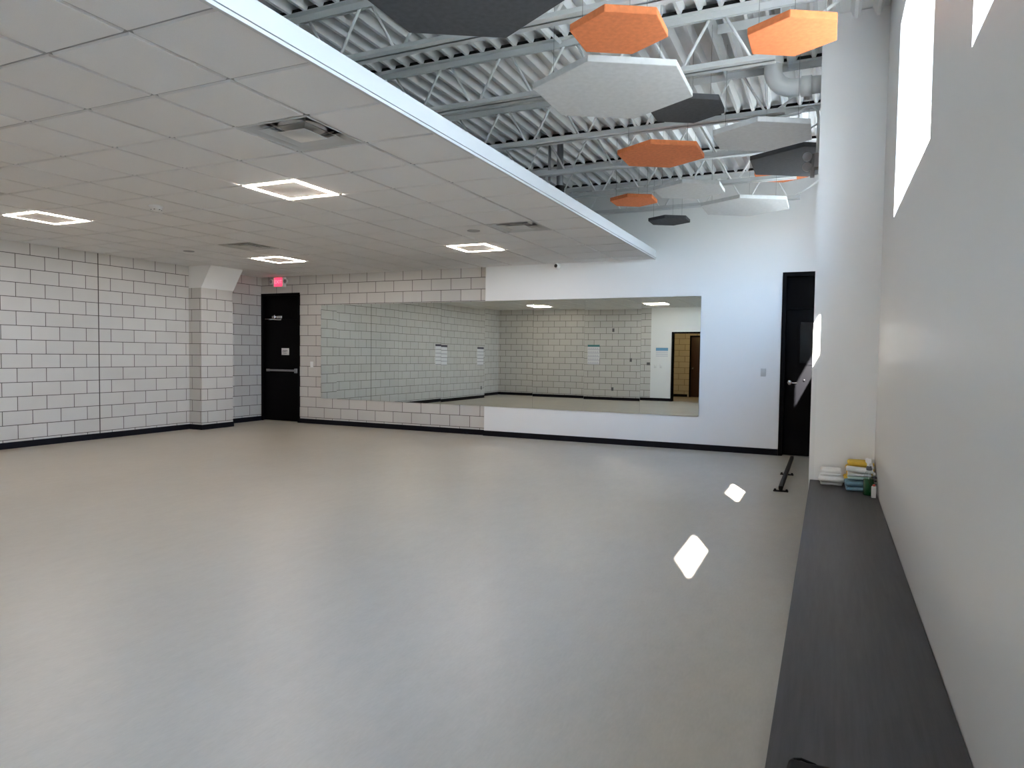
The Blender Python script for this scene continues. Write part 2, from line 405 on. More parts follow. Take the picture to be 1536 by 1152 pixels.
cl = MB(); cl.tube([(-10.09-ox, -0.022, 2.066), (-10.28-ox, -0.03, 2.076), (-10.515-ox, -0.022, 2.088)], 0.009, 8); cl.build('closer_arm', M['chrome'], clo)
pq = MB(); pq.rbox(-10.14-ox, -9.946-ox, 0.036, 0.046, 1.358, 1.495, 0.004, 2); pl = pq.build('exit_plaque', M['white'], d); pl['label'] = 'white exit plaque'
text_mesh('plaque_lettering', 'EXIT', 0.062, M['ink'], pl, (-10.043-ox, 0.035, 1.432), FACE_IN)
pq = MB(); pq.box(-10.09-ox, -9.996-ox, 0.0345, 0.036, 1.385, 1.392); pq.build('plaque_line', M['ink'], pl)

# door_2: tall black door at the window end of the drywall
x0, x1, zt = D2; ox, oy = x0, YD; d = empty('door_2', (x0, YD, 0)); d['kind'] = 'structure'
f = MB(); fw = 0.055
f.box(0, fw, -0.012, 0.16, 0, zt); f.box(x1-ox-0.012, x1-ox-0.001, -0.012, 0.16, 0, zt); f.box(fw, x1-ox-0.012, -0.012, 0.16, zt-0.06, zt); f.box(fw, x1-ox-0.012, 0.03, 0.16, 2.128, 2.142)
f.build('door_frame', M['black'], d)
f = MB(); f.rbox(fw+0.003, x1-ox-0.015, 0.07, 0.115, 0.012, 2.126, 0.003); leaf = f.build('door_leaf', M['black'], d)
f = MB(); f.box(-0.385-ox, 0.02-ox, 0.0665, 0.071, 1.35, 1.94); f.build('vision_pane', M['doorglass'], leaf)
f = MB()
for (a0, a1, c0, c1) in ((-0.41, -0.385, 1.325, 1.965), (0.02, 0.045, 1.325, 1.965), (-0.385, 0.02, 1.94, 1.965), (-0.385, 0.02, 1.325, 1.35)):
    f.box(a0-ox, a1-ox, 0.060, 0.071, c0, c1)
f.build('vision_frame', M['black'], leaf)
f = MB(); f.rbox(fw+0.001, x1-ox-0.013, 0.07, 0.115, 2.143, zt-0.061, 0.003); f.build('transom_panel', M['black'], d)
f = MB(); f.box(0, x1-ox, 0.30, 0.32, 0, zt); f.build('door_backing', M['black'], d)
f = MB(); f.lathe([(0.0, 0.048), (0.034, 0.048), (0.036, 0.056), (0.036, 0.07)], (-0.515-ox, 0, 1.066), 20, axis='Y'); f.tube([(-0.515-ox, 0.05, 1.066), (-0.515-ox, 0.005, 1.066), (-0.50-ox, -0.004, 1.066), (-0.41-ox, -0.004, 1.062)], 0.0105, 10)
f.build('lever_handle', M['chrome'], d)
f = MB(); f.lathe([(0.0, 0.058), (0.014, 0.058), (0.016, 0.07)], (-0.315-ox, 0, 1.105), 16, axis='Y'); f.build('lock_cylinder', M['blackm'], d)
# door_3: black framed opening behind the photographer, door_4: brown door across the hallway
x0, x1, zt = D3; d = empty('door_3', ((x0+x1)/2, YF, 0)); d['kind'] = 'structure'; ox = (x0+x1)/2
f = MB(); f.box(x0-ox-0.05, x0-ox, -0.2, 0.012, 0, zt+0.05); f.box(x1-ox, x1-ox+0.05, -0.2, 0.012, 0, zt+0.05); f.box(x0-ox, x1-ox, -0.2, 0.012, zt, zt+0.05); f.build('door_frame', M['black'], d)
d = empty('door_4', (-3.96, -3.0, 0)); d['kind'] = 'structure'
f = MB(); f.box(-0.48, -0.43, -0.1, 0.012, 0, 2.14); f.box(0.43, 0.48, -0.1, 0.012, 0, 2.14); f.box(-0.43, 0.43, -0.1, 0.012, 2.09, 2.14); f.build('door_frame', M['black'], d)
f = MB(); f.rbox(-0.428, 0.428, -0.06, -0.015, 0.01, 2.088, 0.003); f.build('door_leaf', M['brown'], d)
f = MB(); f.box(-0.48, 0.48, -0.2, -0.18, 0, 2.14); f.build('door_backing', M['black'], d)
f = MB(); f.lathe([(0.0, 0.07), (0.026, 0.065), (0.03, 0.045), (0.012, 0.03), (0.012, 0.0), (0.03, -0.004), (0.03, -0.016)], (-0.36, 0, 1.0), 16, axis='Y'); f.build('door_knob', M['chrome'], d)

# ------------------------------------------------------------------ mirrors: eight panels
MXE = [(-9.086,-8.175), (-8.175,-7.268), (-7.268,-6.354), (-6.354,-5.449), (-5.443,-4.530), (-4.530,-3.625), (-3.625,-2.692), (-2.692,-1.780)]
tilts = [(0.0, 0.10), (0.03, -0.05), (-0.02, 0.04), (-0.10, 0.02), (0.07, -0.03), (0.02, 0.05), (-0.03, 0.08), (0.05, -0.06)]
mlab = ['frameless wall mirror panel nearest the black exit door', 'second mirror panel from the exit door end of the row', 'third mirror panel from the exit door, on block wall', 'mirror panel on block wall touching the drywall edge',
        'first mirror panel mounted on the white drywall beside the block', 'second mirror panel on white drywall counting from the block wall', 'third mirror panel on white drywall, next to the end one', 'end mirror panel of the row closest to the window wall']
for k in range(8):
    yy = (YB if k < 4 else YD) - 0.012
    e = empty('mirror_panel', (sum(MXE[k])/2, yy, 1.43))
    tag(e, mlab[k], 'mirror', 'wall mirror panels')
    h = 0.9145; w = (MXE[k][1]-MXE[k][0])/2 - 0.0012
    g = MB(); g.box(-w, w, 0, 0.006, -h, h); o = g.build('mirror_glass', M['mirror'], e)
    g = MB(); g.box(-w, w, 0.0062, 0.0105, -h+0.004, h-0.004); g.build('backing', M['greyp'], e)
    e.rotation_euler = (math.radians(tilts[k][0]), 0, math.radians(tilts[k][1]))

# ------------------------------------------------------------------ ceiling lights
def make_light():
    r = empty('ceiling_light', (0,0,0)); s = 0.297
    b = MB(); b.box(-s, s, -s, s, 0.004, 0.0115); b.build('housing', M['vent'], r)
    b = MB(); o_, i_ = 0.294, 0.264
    for (x0, x1, y0, y1) in ((-o_, o_, i_, o_), (-o_, o_, -o_, -i_), (-o_, -i_, -i_, i_), (i_, o_, -i_, i_)): b.box(x0, x1, y0, y1, -0.004, 0.0038)
    b.build('luminous_frame', M['lum'], r)
    b = MB(); b.rbox(-0.247, 0.247, -0.247, 0.247, -0.003, 0.0038, 0.002); b.build('centre_panel', M['lampwhite'], r)
    return r
llab = ['lit square frame ceiling light nearest the large open air vent', 'lit square frame ceiling light at the edge of picture above block wall', 'lit square frame ceiling light above the joint of block and drywall', 'lit square frame ceiling light in front of the exit sign',
        'lit frame ceiling light shown in the mirror near the white wall and doorway', 'lit frame ceiling light shown in the mirror over the block wall corner']
proto = None
for k, (i, j) in enumerate(LIGHTS):
    cx, cy = cell(i, j)
    if proto is None: proto = make_light(); o = proto
    else: o = dup(proto)
    o.location = (cx, cy, ZC); tag(o, llab[k], 'ceiling light', 'square LED frame lights in the ceiling')

# ------------------------------------------------------------------ ceiling vents (square plaque diffusers)
def ring(b, a0, z0, a1, z1, m=None):
    p = [(-a0,-a0,z0),(a0,-a0,z0),(a0,a0,z0),(-a0,a0,z0),(-a1,-a1,z1),(a1,-a1,z1),(a1,a1,z1),(-a1,a1,z1)]
    b.faces(p, [(0,1,5,4),(1,2,6,5),(2,3,7,6),(3,0,4,7)], m)
def make_vent():
    r = empty('ceiling_vent', (0,0,0))
    b = MB(); a = PXT/2-0.001; ay = PYT/2-0.001
    b.faces([(-a,-ay,0.006),(a,-ay,0.006),(a,ay,0.006),(-a,ay,0.006),(-0.292,-0.292,0.006),(0.292,-0.292,0.006),(0.292,0.292,0.006),(-0.292,0.292,0.006)], [(0,1,5,4),(1,2,6,5),(2,3,7,6),(3,0,4,7)])
    ring(b, 0.292, 0.006, 0.288, 0.000); ring(b, 0.288, 0.0, 0.20, 0.055)
    # top plate with round neck opening
    n = 32; pts = [(0.20*max(-1, min(1, math.cos(2*PI*k/n)*1.4142)), 0.20*max(-1, min(1, math.sin(2*PI*k/n)*1.4142)), 0.055) for k in range(n)] + [(0.165*math.cos(2*PI*k/n), 0.165*math.sin(2*PI*k/n), 0.055) for k in range(n)]
    b.faces(pts, [(k, (k+1)%n, n+(k+1)%n, n+k) for k in range(n)])
    b.build('diffuser_frame', M['vent'], r)
    b = MB(); b.lathe([(0.165, 0.055), (0.165, 0.25), (0.0, 0.25)], seg=32); b.build('duct_neck', M['darkgap'], r)
    b = MB(); ring(b, 0.204, 0.004, 0.160, 0.024); ring(b, 0.210, 0.002, 0.165, 0.027); ring(b, 0.204, 0.004, 0.210, 0.002); ring(b, 0.160, 0.024, 0.165, 0.027); b.build('inner_louver', M['vent'], r)
    b = MB(); b.rbox(-0.120, 0.120, -0.120, 0.120, -0.002, 0.002, 0.0015); ring(b, 0.120, 0.002, 0.080, 0.018); b.build('centre_plaque', M['vent'], r)
    for (sx, sy) in ((1,1),(-1,1),(1,-1),(-1,-1)):
        b = MB(); b.tube([(sx*0.085, sy*0.085, 0.014), (sx*0.150, sy*0.150, 0.056)], 0.006, 6); b.build('support_bracket', M['vent'], r)
    return r
vlab = ['square air vent near the ceiling edge, largest and closest to the viewer', 'square air vent near the ceiling edge at the far mirror end', 'square air vent over the block wall pilaster side', 'square air vent seen only as a reflection in the mirrors']
proto = None
for k, (i, j) in enumerate(VENTS):
    if proto is None: proto = make_vent(); o = proto
    else: o = dup(proto)
    o.location = (*cell(i, j), ZC); tag(o, vlab[k], 'air vent', 'square air vents in the ceiling')

# smoke detector and flush sprinkler covers
cx, cy = cell(6.5, 4.5)
e = empty('smoke_detector', (cx, cy, ZC)); tag(e, 'round white smoke detector on the tiled ceiling', 'smoke detector')
b = MB(); b.lathe([(0, 0), (0.072, 0), (0.074, -0.006), (0.072, -0.014), (0.062, -0.020)], seg=32); b.build('base', M['white'], e)
b = MB(); b.lathe([(0.062, -0.020), (0.058, -0.038), (0.040, -0.048), (0, -0.050)], seg=32); b.build('sensing_dome', M['white'], e)
for k in range(6):
    a = 2*PI*k/6; b = MB(); b.box(0.046*math.cos(a)-0.006, 0.046*math.cos(a)+0.006, 0.046*math.sin(a)-0.006, 0.046*math.sin(a)+0.006, -0.0465, -0.040); b.build('sensor_slot', M['greyp'], e)
for k, ((i, j), lb) in enumerate((((2.5, 8.5), 'flat round cover plate in ceiling between two fixtures by the far vent'), ((10.5, 8.5), 'flat round cover plate in ceiling near the pilaster'))):
    b = MB(); b.lathe([(0, -0.007), (0.075, -0.007), (0.08, -0.003), (0.08, 0.0), (0, 0.0)], seg=32); o = b.build('cover_plate', M['alu'] if False else M['tbar']); o.location = (*cell(i, j), ZC)
    tag(o, lb, 'ceiling cover', 'round cover plates in the ceiling')

# ------------------------------------------------------------------ exit sign with lamp heads
e = empty('exit_sign', (-10.13, YB, 2.825)); tag(e, 'glowing red exit sign with two lamp heads above black door', 'exit sign')
b = MB(); b.rbox(-0.155, 0.155, -0.05, 0.0, -0.098, 0.098, 0.006); b.build('housing', M['white'], e)
b = MB(); b.rbox(-0.118, 0.092, -0.054, -0.049, -0.089, 0.089, 0.003); fc = b.build('lit_face', M['exitred'], e)
text_mesh('lit_lettering', 'EXIT', 0.098, M['exitlet'], fc, (-0.013, -0.0545, 0.0), FACE_IN)
for s in (-1, 1):
    b = MB(); b.lathe([(0, -0.075), (0.045, -0.072), (0.05, -0.06), (0.045, -0.03), (0.02, -0.015), (0, -0.012)], (s*0.185, 0, 0.01), 20, axis='Y'); b.box(min(s*0.15, s*0.185), max(s*0.15, s*0.185), -0.035, -0.015, -0.012, 0.03)
    lh = b.build('lamp_head', M['white'], e)
    b = MB(); b.lathe([(0, -0.0765), (0.036, -0.0755)], (s*0.185, 0, 0.01), 20, axis='Y'); b.build('lens', M['alu'], lh)

# wall switches
def switch(x, y, z, lb, nrm=-1, w=0.072, h=0.115, m='white'):
    e = empty('light_switch', (x, y, z)); tag(e, lb, 'light switch')
    b = MB(); b.rbox(-w/2, w/2, min(0, nrm*0.007), max(0, nrm*0.007), -h/2, h/2, 0.003); b.build('cover', M[m], e)
    b = MB(); b.rbox(-0.017, 0.017, min(nrm*0.006, nrm*0.011), max(nrm*0.006, nrm*0.011), -0.033, 0.033, 0.002); b.build('rocker', M[m], e)
switch(-9.322, YB, 1.176, 'white light switch on block wall beside the exit door')
switch(-0.868, YD, 1.206, 'white light switch on drywall beside the black door with lever', m='vent')
switch(-5.01, YF, 1.10, 'white switch plate below blue headed notice, nearer the block edge', 1)
switch(-4.83, YF, 1.10, 'white switch plate below blue headed notice, nearer the doorway', 1)
# security camera
e = empty('security_camera', (-4.11, YD+0.002, 2.885)); tag(e, 'small white security camera with black lens under the ceiling', 'security camera')
b = MB(); b.lathe([(0.0, 0.0), (0.052, 0.0), (0.052, -0.02), (0.045, -0.03)], seg=24, axis='Y'); b.build('wall_base', M['white'], e)
b = MB(); b.lathe([(0.0, -0.105), (0.03, -0.103), (0.046, -0.085), (0.05, -0.06), (0.046, -0.035), (0.03, -0.02), (0, -0.015)], seg=24, axis='Y'); b.build('eyeball', M['white'], e)
b = MB(); b.lathe([(0.0, -0.1075), (0.026, -0.1065), (0.03, -0.098)], seg=20, axis='Y'); b.build('lens', M['lens'], e)

# ------------------------------------------------------------------ open-web roof joists
JY = [4.28, 5.46, 6.68, 7.85, 9.08, 10.28]
def make_joist():
    r = empty('roof_joist', (0,0,0))
    def chord(x0, x1, zo, zi, leg):
        """double angle: flanges at zo, vertical legs reaching zi"""
        b = MB(); t = 0.006
        for s in (-1, 1):
            a, c = sorted((s*0.010, s*(0.010+leg))); b.box(x0, x1, a, c, min(zo, zo+t if zi > zo else zo-t), max(zo, zo+t if zi > zo else zo-t))
            a, c = sorted((s*0.010, s*(0.010+t))); b.box(x0, x1, a, c, min(zo, zi), max(zo, zi))
        return b
    chord(-9.9, XR-0.002, ZD-0.0005, ZD-0.058, 0.055).build('top_chord', M['steel'], r)
    chord(-9.9, -0.42, 3.598, 3.652, 0.052).build('bottom_chord', M['steel'], r)
    b = MB(); b.box(-9.9, XR-0.002, -0.048, 0.048, ZD+0.0005, ZD+0.034); b.build('trough_strip', M['strip'], r)  # black strip added across the deck troughs just above the top chord
    b0 = -0.545; p = 0.589
    for k in range(0, 11):
        xb = b0 - p*k
        up = xb + p/2 if k else 0.13
        for (xa, xt) in ((xb+0.038, up-0.045), (xb-0.038, xb-p/2+0.045)):
            b = MB(); b.tube([(xa, 0, 3.630), (xt, 0, ZD-0.030)], 0.0115, 8); b.build('web_rod', M['web'], r)
    return r
jl = ['open web steel joist nearest the viewer, in front of the dark hexagon', 'second open web steel joist from the viewer, behind the big grey hexagon', 'third open web steel joist, above the white pipe elbow', 'fourth open web steel joist, carrying a conduit along its bottom', 'fifth open web steel joist, next to the last one', 'last open web steel joist in front of the white end wall']
proto = None
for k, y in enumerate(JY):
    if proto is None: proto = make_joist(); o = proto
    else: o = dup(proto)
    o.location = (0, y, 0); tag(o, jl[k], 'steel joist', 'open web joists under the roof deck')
# diagonal bridging angles between joists
for k in range(5):
    ya, yb = JY[k], JY[k+1]
    o = MB(); o.tube([(-1.80, ya+0.062, 3.62), (-2.08, yb-0.07, 3.99)], 0.019, 4, smooth=False)
    o = o.build('bridging_bar', M['web'])
    tag(o, 'pale diagonal bridging bar between the ' + ['first and second', 'second and third', 'third and fourth', 'fourth and fifth', 'fifth and last'][k] + ' joists', 'bridging bar', 'diagonal bridging bars')
# steel angle frame of a roof opening between second and third joists
e = empty('roof_opening_frame', (0, 0, 0)); tag(e, 'grey steel angle frame under roof deck between two joists', 'steel frame')
for (x0, x1, y0, y1) in ((-0.93, -0.87, 5.53, 6.61), (-0.40, -0.34, 5.53, 6.61), (-0.87, -0.40, 5.68, 5.74)):
    b = MB(); b.box(x0, x1, y0, y1, ZD-0.010, ZD-0.002); b.box(x0, x0+0.008 if x1-x0 < 0.1 else x1, y0, y1 if x1-x0 < 0.1 else y0+0.008, ZD-0.075, ZD-0.010); b.build('frame_angle', M['steel'], e)

# ------------------------------------------------------------------ hexagonal acoustic panels
def hexp(cx, cy, r, zb, mat, label, t=0.042):
    e = empty('acoustic_panel', (cx, cy, zb)); tag(e, label, 'acoustic panel', 'hexagonal acoustic panels hung below the joists')
    b = MB(); tmp = bmesh.new()
    pol = [(r*math.cos(math.radians(30+60*k)), r*math.sin(math.radians(30+60*k))) for k in range(6)]
    vs = [tmp.verts.new((x, y, 0)) for x, y in pol]; f = tmp.faces.new(vs)
    ex = bmesh.ops.extrude_face_region(tmp, geom=[f]); 
    for v in [g for g in ex['geom'] if isinstance(g, bmesh.types.BMVert)]: v.co.z = t
    bmesh.ops.bevel(tmp, geom=list(tmp.edges), offset=0.0025, segments=2, affect='EDGES')
    tmp.verts.index_update()
    b.faces([v.co.copy() for v in tmp.verts], [[v.index for v in f.verts] for f in tmp.faces]); tmp.free()
    b.build('felt_board', M[mat], e)
    for k in range(3):
        a = math.radians(90+120*k); x, y = r*0.75*math.cos(a), r*0.75*math.sin(a)
        w = MB(); w.tube([(x, y, t-0.002), (x, y, ZD-zb+0.03)], 0.0016, 5); w.build('hanging_wire', M['wire'], e)
HX = [(-1.80, 3.205, 0.57, 'charcoal', 'large charcoal hexagonal panel cut off by the top of the picture'),
      (-1.17, 3.99, 0.293, 'orange', 'small orange hexagonal panel above the big grey one'),
      (-1.455, 4.85, 0.582, 'grey', 'large light grey hexagonal panel in the middle of the ceiling'),
      (-0.25, 4.43, 0.275, 'orange', 'small bright orange hexagonal panel beside the white pier top'),
      (-1.112, 5.766, 0.319, 'charcoal', 'small charcoal hexagonal panel partly behind the large grey one'),
      (-0.570, 6.305, 0.440, 'grey', 'medium grey hexagonal panel beside the pier with conduit'),
      (-0.256, 7.270, 0.560, 'charcoal', 'large dark hexagonal panel with black edge half hidden by pier'),
      (-1.49, 6.54, 0.420, 'orange', 'medium orange hexagonal panel below the conduit'),
      (-1.50, 8.03, 0.420, 'grey', 'medium light grey hexagonal panel behind the small far orange one'),
      (-2.22, 8.33, 0.295, 'orange', 'small orange hexagonal panel farthest along the ceiling edge'),
      (-1.01, 9.14, 0.575, 'grey', 'large light grey hexagonal panel farthest away near the end wall'),
      (-2.08, 9.72, 0.300, 'charcoal', 'small charcoal hexagonal panel hanging alone before white end wall'),
      (-0.617, 9.50, 0.360, 'orange', 'orange hexagonal panel showing as sliver under the black edged one')]
HZ = [3.3]*12 + [3.74]; HZ[4] = 3.42
for (h, z) in zip(HX, HZ): hexp(h[0], h[1], h[2], z, h[3], h[4])

# ------------------------------------------------------------------ pipes, conduit, fixtures up high
e = empty('drain_pipe', (0,0,0)); tag(e, 'thick white plastic pipe elbow running into the pier', 'pipe')
py = 6.30
arc = [(-0.50+0.17*(1-math.cos(a)), py, 3.85-0.17*math.sin(a)) for a in [PI/2*k/10 for k in range(11)]]
b = MB(); b.tube([(-0.50, py, 3.90)] + arc + [(-0.27, py, 3.68)], 0.072, 20); b.build('elbow', M['pvc'], e)
b = MB(); b.tube([(-0.50, py, 3.89), (-0.50, py, 3.965)], 0.082, 20); b.tube([(-0.50, py, 3.965), (-0.50, py, ZD+0.05)], 0.07, 20); b.build('riser_collar', M['pvc'], e)
b = MB(); b.tube([(-0.275, py, 3.68), (-0.195, py, 3.68)], 0.083, 20); b.build('coupling', M['pvc'], e)
b = MB(); b.tube([(-0.20, py, 3.68), (PX+0.001, py, 3.68)], 0.070, 20); b.build('branch', M['pvc'], e)
e = empty('roof_drain', (0,0,0)); tag(e, 'dark vertical pipe with clamps behind the ceiling edge', 'pipe')
b = MB(); b.tube([(-3.10, 8.10, 3.02), (-3.10, 8.10, ZD+0.02)], 0.040, 16); b.build('pipe', M['alu'], e)
b = MB(); b.tube([(-3.10, 8.10, 3.43), (-3.10, 8.10, 3.52)], 0.058, 16); b.build('clamp', M['darkgap'], e)
b = MB(); b.tube([(-3.24, 8.10, 3.60), (-3.24, 8.10, ZD+0.01)], 0.018, 10); b.build('side_pipe', M['alu'], e)
# conduit under the fourth joist
b = MB(); b.tube([(-6.5, 7.74, 3.58), (-0.55, 7.74, 3.58)], 0.014, 8); o = b.build('conduit', M['steel']); tag(o, 'thin grey conduit running along the fourth joist', 'conduit')
for k, xx in enumerate((-3.1, -2.35, -1.6)): 
    pass
# conduit turning down the pier and the fixture at its end
cpts = [(-0.60, 6.40, 3.47), (-0.42, 6.40, 3.485), (-0.29, 6.40, 3.50), (-0.23, 6.40, 3.535), (-0.18, 6.40, 3.54), (-0.148, 6.40, 3.50), (-0.138, 6.40, 3.44), (-0.138, 6.40, 3.12)]
b = MB(); b.tube(cpts, 0.013, 10); o = b.build('conduit', M['steel']); tag(o, 'bent grey conduit dropping down the pier edge', 'conduit')
e = empty('emergency_lamp', (PX+0.002, 6.40, 3.08)); tag(e, 'small grey twin headed lamp on the pier edge under conduit', 'emergency lamp')
b = MB(); b.rbox(-0.045, 0.0, -0.045, 0.045, -0.06, 0.06, 0.005); b.build('junction_box', M['lampgrey'], e)
b = MB(); b.rbox(-0.075, -0.040, -0.03, 0.03, -0.13, 0.06, 0.006); b.build('bracket', M['lampgrey'], e)
for dz in (0.03, -0.055):
    b = MB(); b.lathe([(0, -0.075), (0.034, -0.073), (0.038, -0.06), (0.032, -0.02), (0.012, 0.0), (0, 0.0)], (-0.098, 0, dz), 18, axis='Y'); b.build('lamp_head', M['lampgrey'], e)

# ------------------------------------------------------------------ bench along the window wall
e = empty('bench', (0, 0, 0)); tag(e, 'long charcoal laminate bench fixed along the window wall', 'bench')
b = MB(); b.rbox(-0.110, XR-0.002, YF+0.004, PY0-0.002, 0.412, 0.450, 0.002, 2); b.build('seat_top', M['bench'], e)
b = MB(); b.box(-0.085, -0.066, YF+0.01, PY0-0.004, 0.06, 0.412); b.build('front_panel', M['bench'], e)
b = MB(); b.box(-0.060, XR-0.004, YF+0.01, PY0-0.004, 0.0, 0.06); b.build('plinth', M['base'], e)
# corner guard on the pier
b = MB(); b.box(PX-0.003, PX+0.034, PY0-0.003, PY0, 0.0, 1.34); b.box(PX-0.003, PX, PY0, PY0+0.034, 0.0, 1.34); o = b.build('corner_guard', M['white']); tag(o, 'white corner guard strip on lower edge of the pier', 'corner guard')

# ------------------------------------------------------------------ towels and bottles on the far end of the bench
def lumpy(b, x0, x1, y0, y1, z0, z1, seed, amp=0.004, bev=0.012, m=None, skew=0.0):
    t = bmesh.new(); bmesh.ops.create_cube(t, size=1)
    for v in t.verts: v.co = Vector(((x0+x1)/2 + v.co.x*(x1-x0), (y0+y1)/2 + v.co.y*(y1-y0), (z0+z1)/2 + v.co.z*(z1-z0)))
    bb = min(bev, (z1-z0)*0.48, (y1-y0)*0.4)
    bmesh.ops.bevel(t, geom=list(t.edges), offset=bb, segments=4, affect='EDGES', profile=0.5)
    bmesh.ops.subdivide_edges(t, edges=[e for e in t.edges if e.calc_length() > 0.03], cuts=5, use_grid_fill=True)
    for v in t.verts:
        q = v.co*22 + Vector((seed*3.1, seed*1.7, seed))
        d = noise.noise_vector(q)*amp; d.z *= 0.8
        if v.co.z + d.z < z0: d.z = max(0.0, z0 - v.co.z)
        v.co += d; v.co.z += skew*(v.co.x-(x0+x1)/2)
    t.verts.index_update(); b.faces([v.co.copy() for v in t.verts], [[v.index for v in f.verts] for f in t.faces], m, True); t.free()
def towel(mat, label, x0, x1, y0, y1, z0, z1, layers, seed, amp=0.004, skew=0.0, group='folded towels on the bench'):
    b = MB(); h = (z1-z0)/layers; rr = random.Random(seed)
    for k in range(layers):
        dx0, dx1, dy = rr.uniform(-0.006, 0.006), rr.uniform(-0.006, 0.006), rr.uniform(-0.007, 0.007)
        lumpy(b, x0+dx0, x1+dx1, y0+dy, y1, z0+h*k+0.0005, z0+h*(k+1)+0.0015, seed+k*7, amp, h*0.49, None, skew)
    o = b.build('folded_towel', M[mat], fix=False); tag(o, label, 'towel', group); return o
Z0 = 0.450
towel('towelw', 'bottom white towel of the plain white stack on bench', -0.030, 0.118, 5.79, 5.93, Z0, Z0+0.020, 1, 1)
towel('towelw', 'thick rolled white towel in the middle of the white stack', -0.052, 0.130, 5.775, 5.94, Z0+0.022, Z0+0.068, 1, 2, 0.006)
towel('towelw', 'top white towel of the plain white stack on bench', -0.036, 0.112, 5.80, 5.95, Z0+0.071, Z0+0.118, 2, 3)
yl = ['lowest yellow towel behind the blue ones', 'second yellow towel from the bottom of the yellow pile', 'third yellow towel from the bottom of the yellow pile', 'fourth yellow towel, below the top yellow one', 'topmost yellow towel leaning to the wall corner']
for k in range(5):
    towel('towely', yl[k], 0.138 + (0.0, -0.006, 0.004, -0.002, 0.012)[k], 0.330, 5.80, 5.97, Z0+0.039*k, Z0+0.039*k+0.035, 1, 20+k, 0.0018)
towel('towelg', 'pale green towel between white and blue ones', 0.152, 0.312, 5.66, 5.79, Z0+0.080, Z0+0.096, 1, 41, 0.001, 0.0)
towel('towelw', 'lower white towel in front of the yellow pile', 0.150, 0.316, 5.67, 5.79, Z0+0.104, Z0+0.118, 1, 42, 0.001, 0.0)
towel('towelw', 'upper slanting white towel in front of yellow pile', 0.146, 0.320, 5.665, 5.79, Z0+0.132, Z0+0.158, 1, 43, 0.001, -0.05)
towel('towelb', 'lower blue towel at the front of the pile', 0.142, 0.300, 5.60, 5.785, Z0, Z0+0.029, 1, 44, 0.003)
towel('towelb', 'upper blue towel folded over the lower blue one', 0.136, 0.296, 5.615, 5.785, Z0+0.034, Z0+0.066, 1, 45, 0.003)
# spray bottle
e = empty('spray_bottle', (0.284, 5.50, Z0)); tag(e, 'clear spray bottle half full of green liquid', 'spray bottle')
b = MB(); b.lathe([(0.0, 0.002), (0.033, 0.002), (0.036, 0.008), (0.036, 0.125), (0.034, 0.140), (0.020, 0.172), (0.015, 0.180), (0.015, 0.190)], seg=28); b.build('bottle', M['clear'], e)
b = MB(); b.lathe([(0.0, 0.003), (0.032, 0.003), (0.0352, 0.009), (0.0352, 0.116), (0.0, 0.116)], seg=28); b.build('green_liquid', M['green'], e)
b = MB(); b.tube([(0, 0, 0.19), (0.004, 0, 0.03)], 0.0025, 6); b.build('dip_tube', M['white'], e)
b = MB(); b.lathe([(0.0155, 0.180), (0.019, 0.182), (0.019, 0.206), (0.012, 0.210), (0, 0.210)], seg=24); b.build('collar', M['greyp'], e)
b = MB(); b.prism([(-0.030, 0.236), (-0.026, 0.262), (0.020, 0.266), (0.030, 0.256), (0.026, 0.236), (0.012, 0.226), (0.010, 0.208), (-0.010, 0.208), (-0.012, 0.228)], -0.011, 0.011, axis='Y'); sh = b.build('spray_head', M['white'], e)
b = MB(); b.tube([(-0.014, 0, 0.236), (-0.026, 0, 0.222), (-0.028, 0, 0.204), (-0.034, 0, 0.192)], 0.005, 8); b.build('trigger', M['white'], sh)
e.rotation_euler = (0, 0, 2.3)
# small white bottle with red cap
e = empty('small_bottle', (0.312, 5.415, Z0)); tag(e, 'small white bottle with red top before green spray bottle', 'bottle')
b = MB(); b.rbox(-0.015, 0.015, -0.012, 0.012, 0.0, 0.082, 0.004, 3); b.build('bottle', M['white'], e)
b = MB(); b.lathe([(0.009, 0.081), (0.009, 0.092), (0.006, 0.095), (0, 0.095)], seg=16); b.build('cap', M['red'], e)
# slim clear bottle with dark bands in the corner
e = empty('clear_bottle', (0.322, 5.60, Z0)); tag(e, 'slim clear bottle with dark bands in the wall corner', 'bottle')
b = MB(); b.lathe([(0.0, 0.001), (0.017, 0.001), (0.0185, 0.006), (0.0185, 0.115), (0.009, 0.130), (0.009, 0.138)], seg=20); b.build('bottle', M['clear'], e)
for z in (0.035, 0.060, 0.085, 0.110):
    b = MB(); b.lathe([(0.0188, z), (0.0188, z+0.008)], seg=20); b.build('dark_band', M['ink'], e)
b = MB(); b.lathe([(0.0105, 0.132), (0.0105, 0.150), (0, 0.150)], seg=16); b.build('cap', M['white'], e)
# black pouch at the viewer's end of the bench
e = empty('pouch', (-0.012, 1.66, Z0)); tag(e, 'small black pouch at the viewer end of the bench', 'pouch')
b = MB(); lumpy(b, -0.050, 0.060, -0.05, 0.064, 0.0, 0.030, 5, 0.004, 0.012); b.build('body', M['black'], e, fix=False)
b = MB(); b.tube([(-0.03, 0.045, 0.024), (-0.036, 0.070, 0.022), (-0.02, 0.085, 0.018), (0.01, 0.078, 0.016), (0.03, 0.06, 0.014), (0.036, 0.044, 0.014)], 0.0035, 8); b.build('strap', M['black'], e)

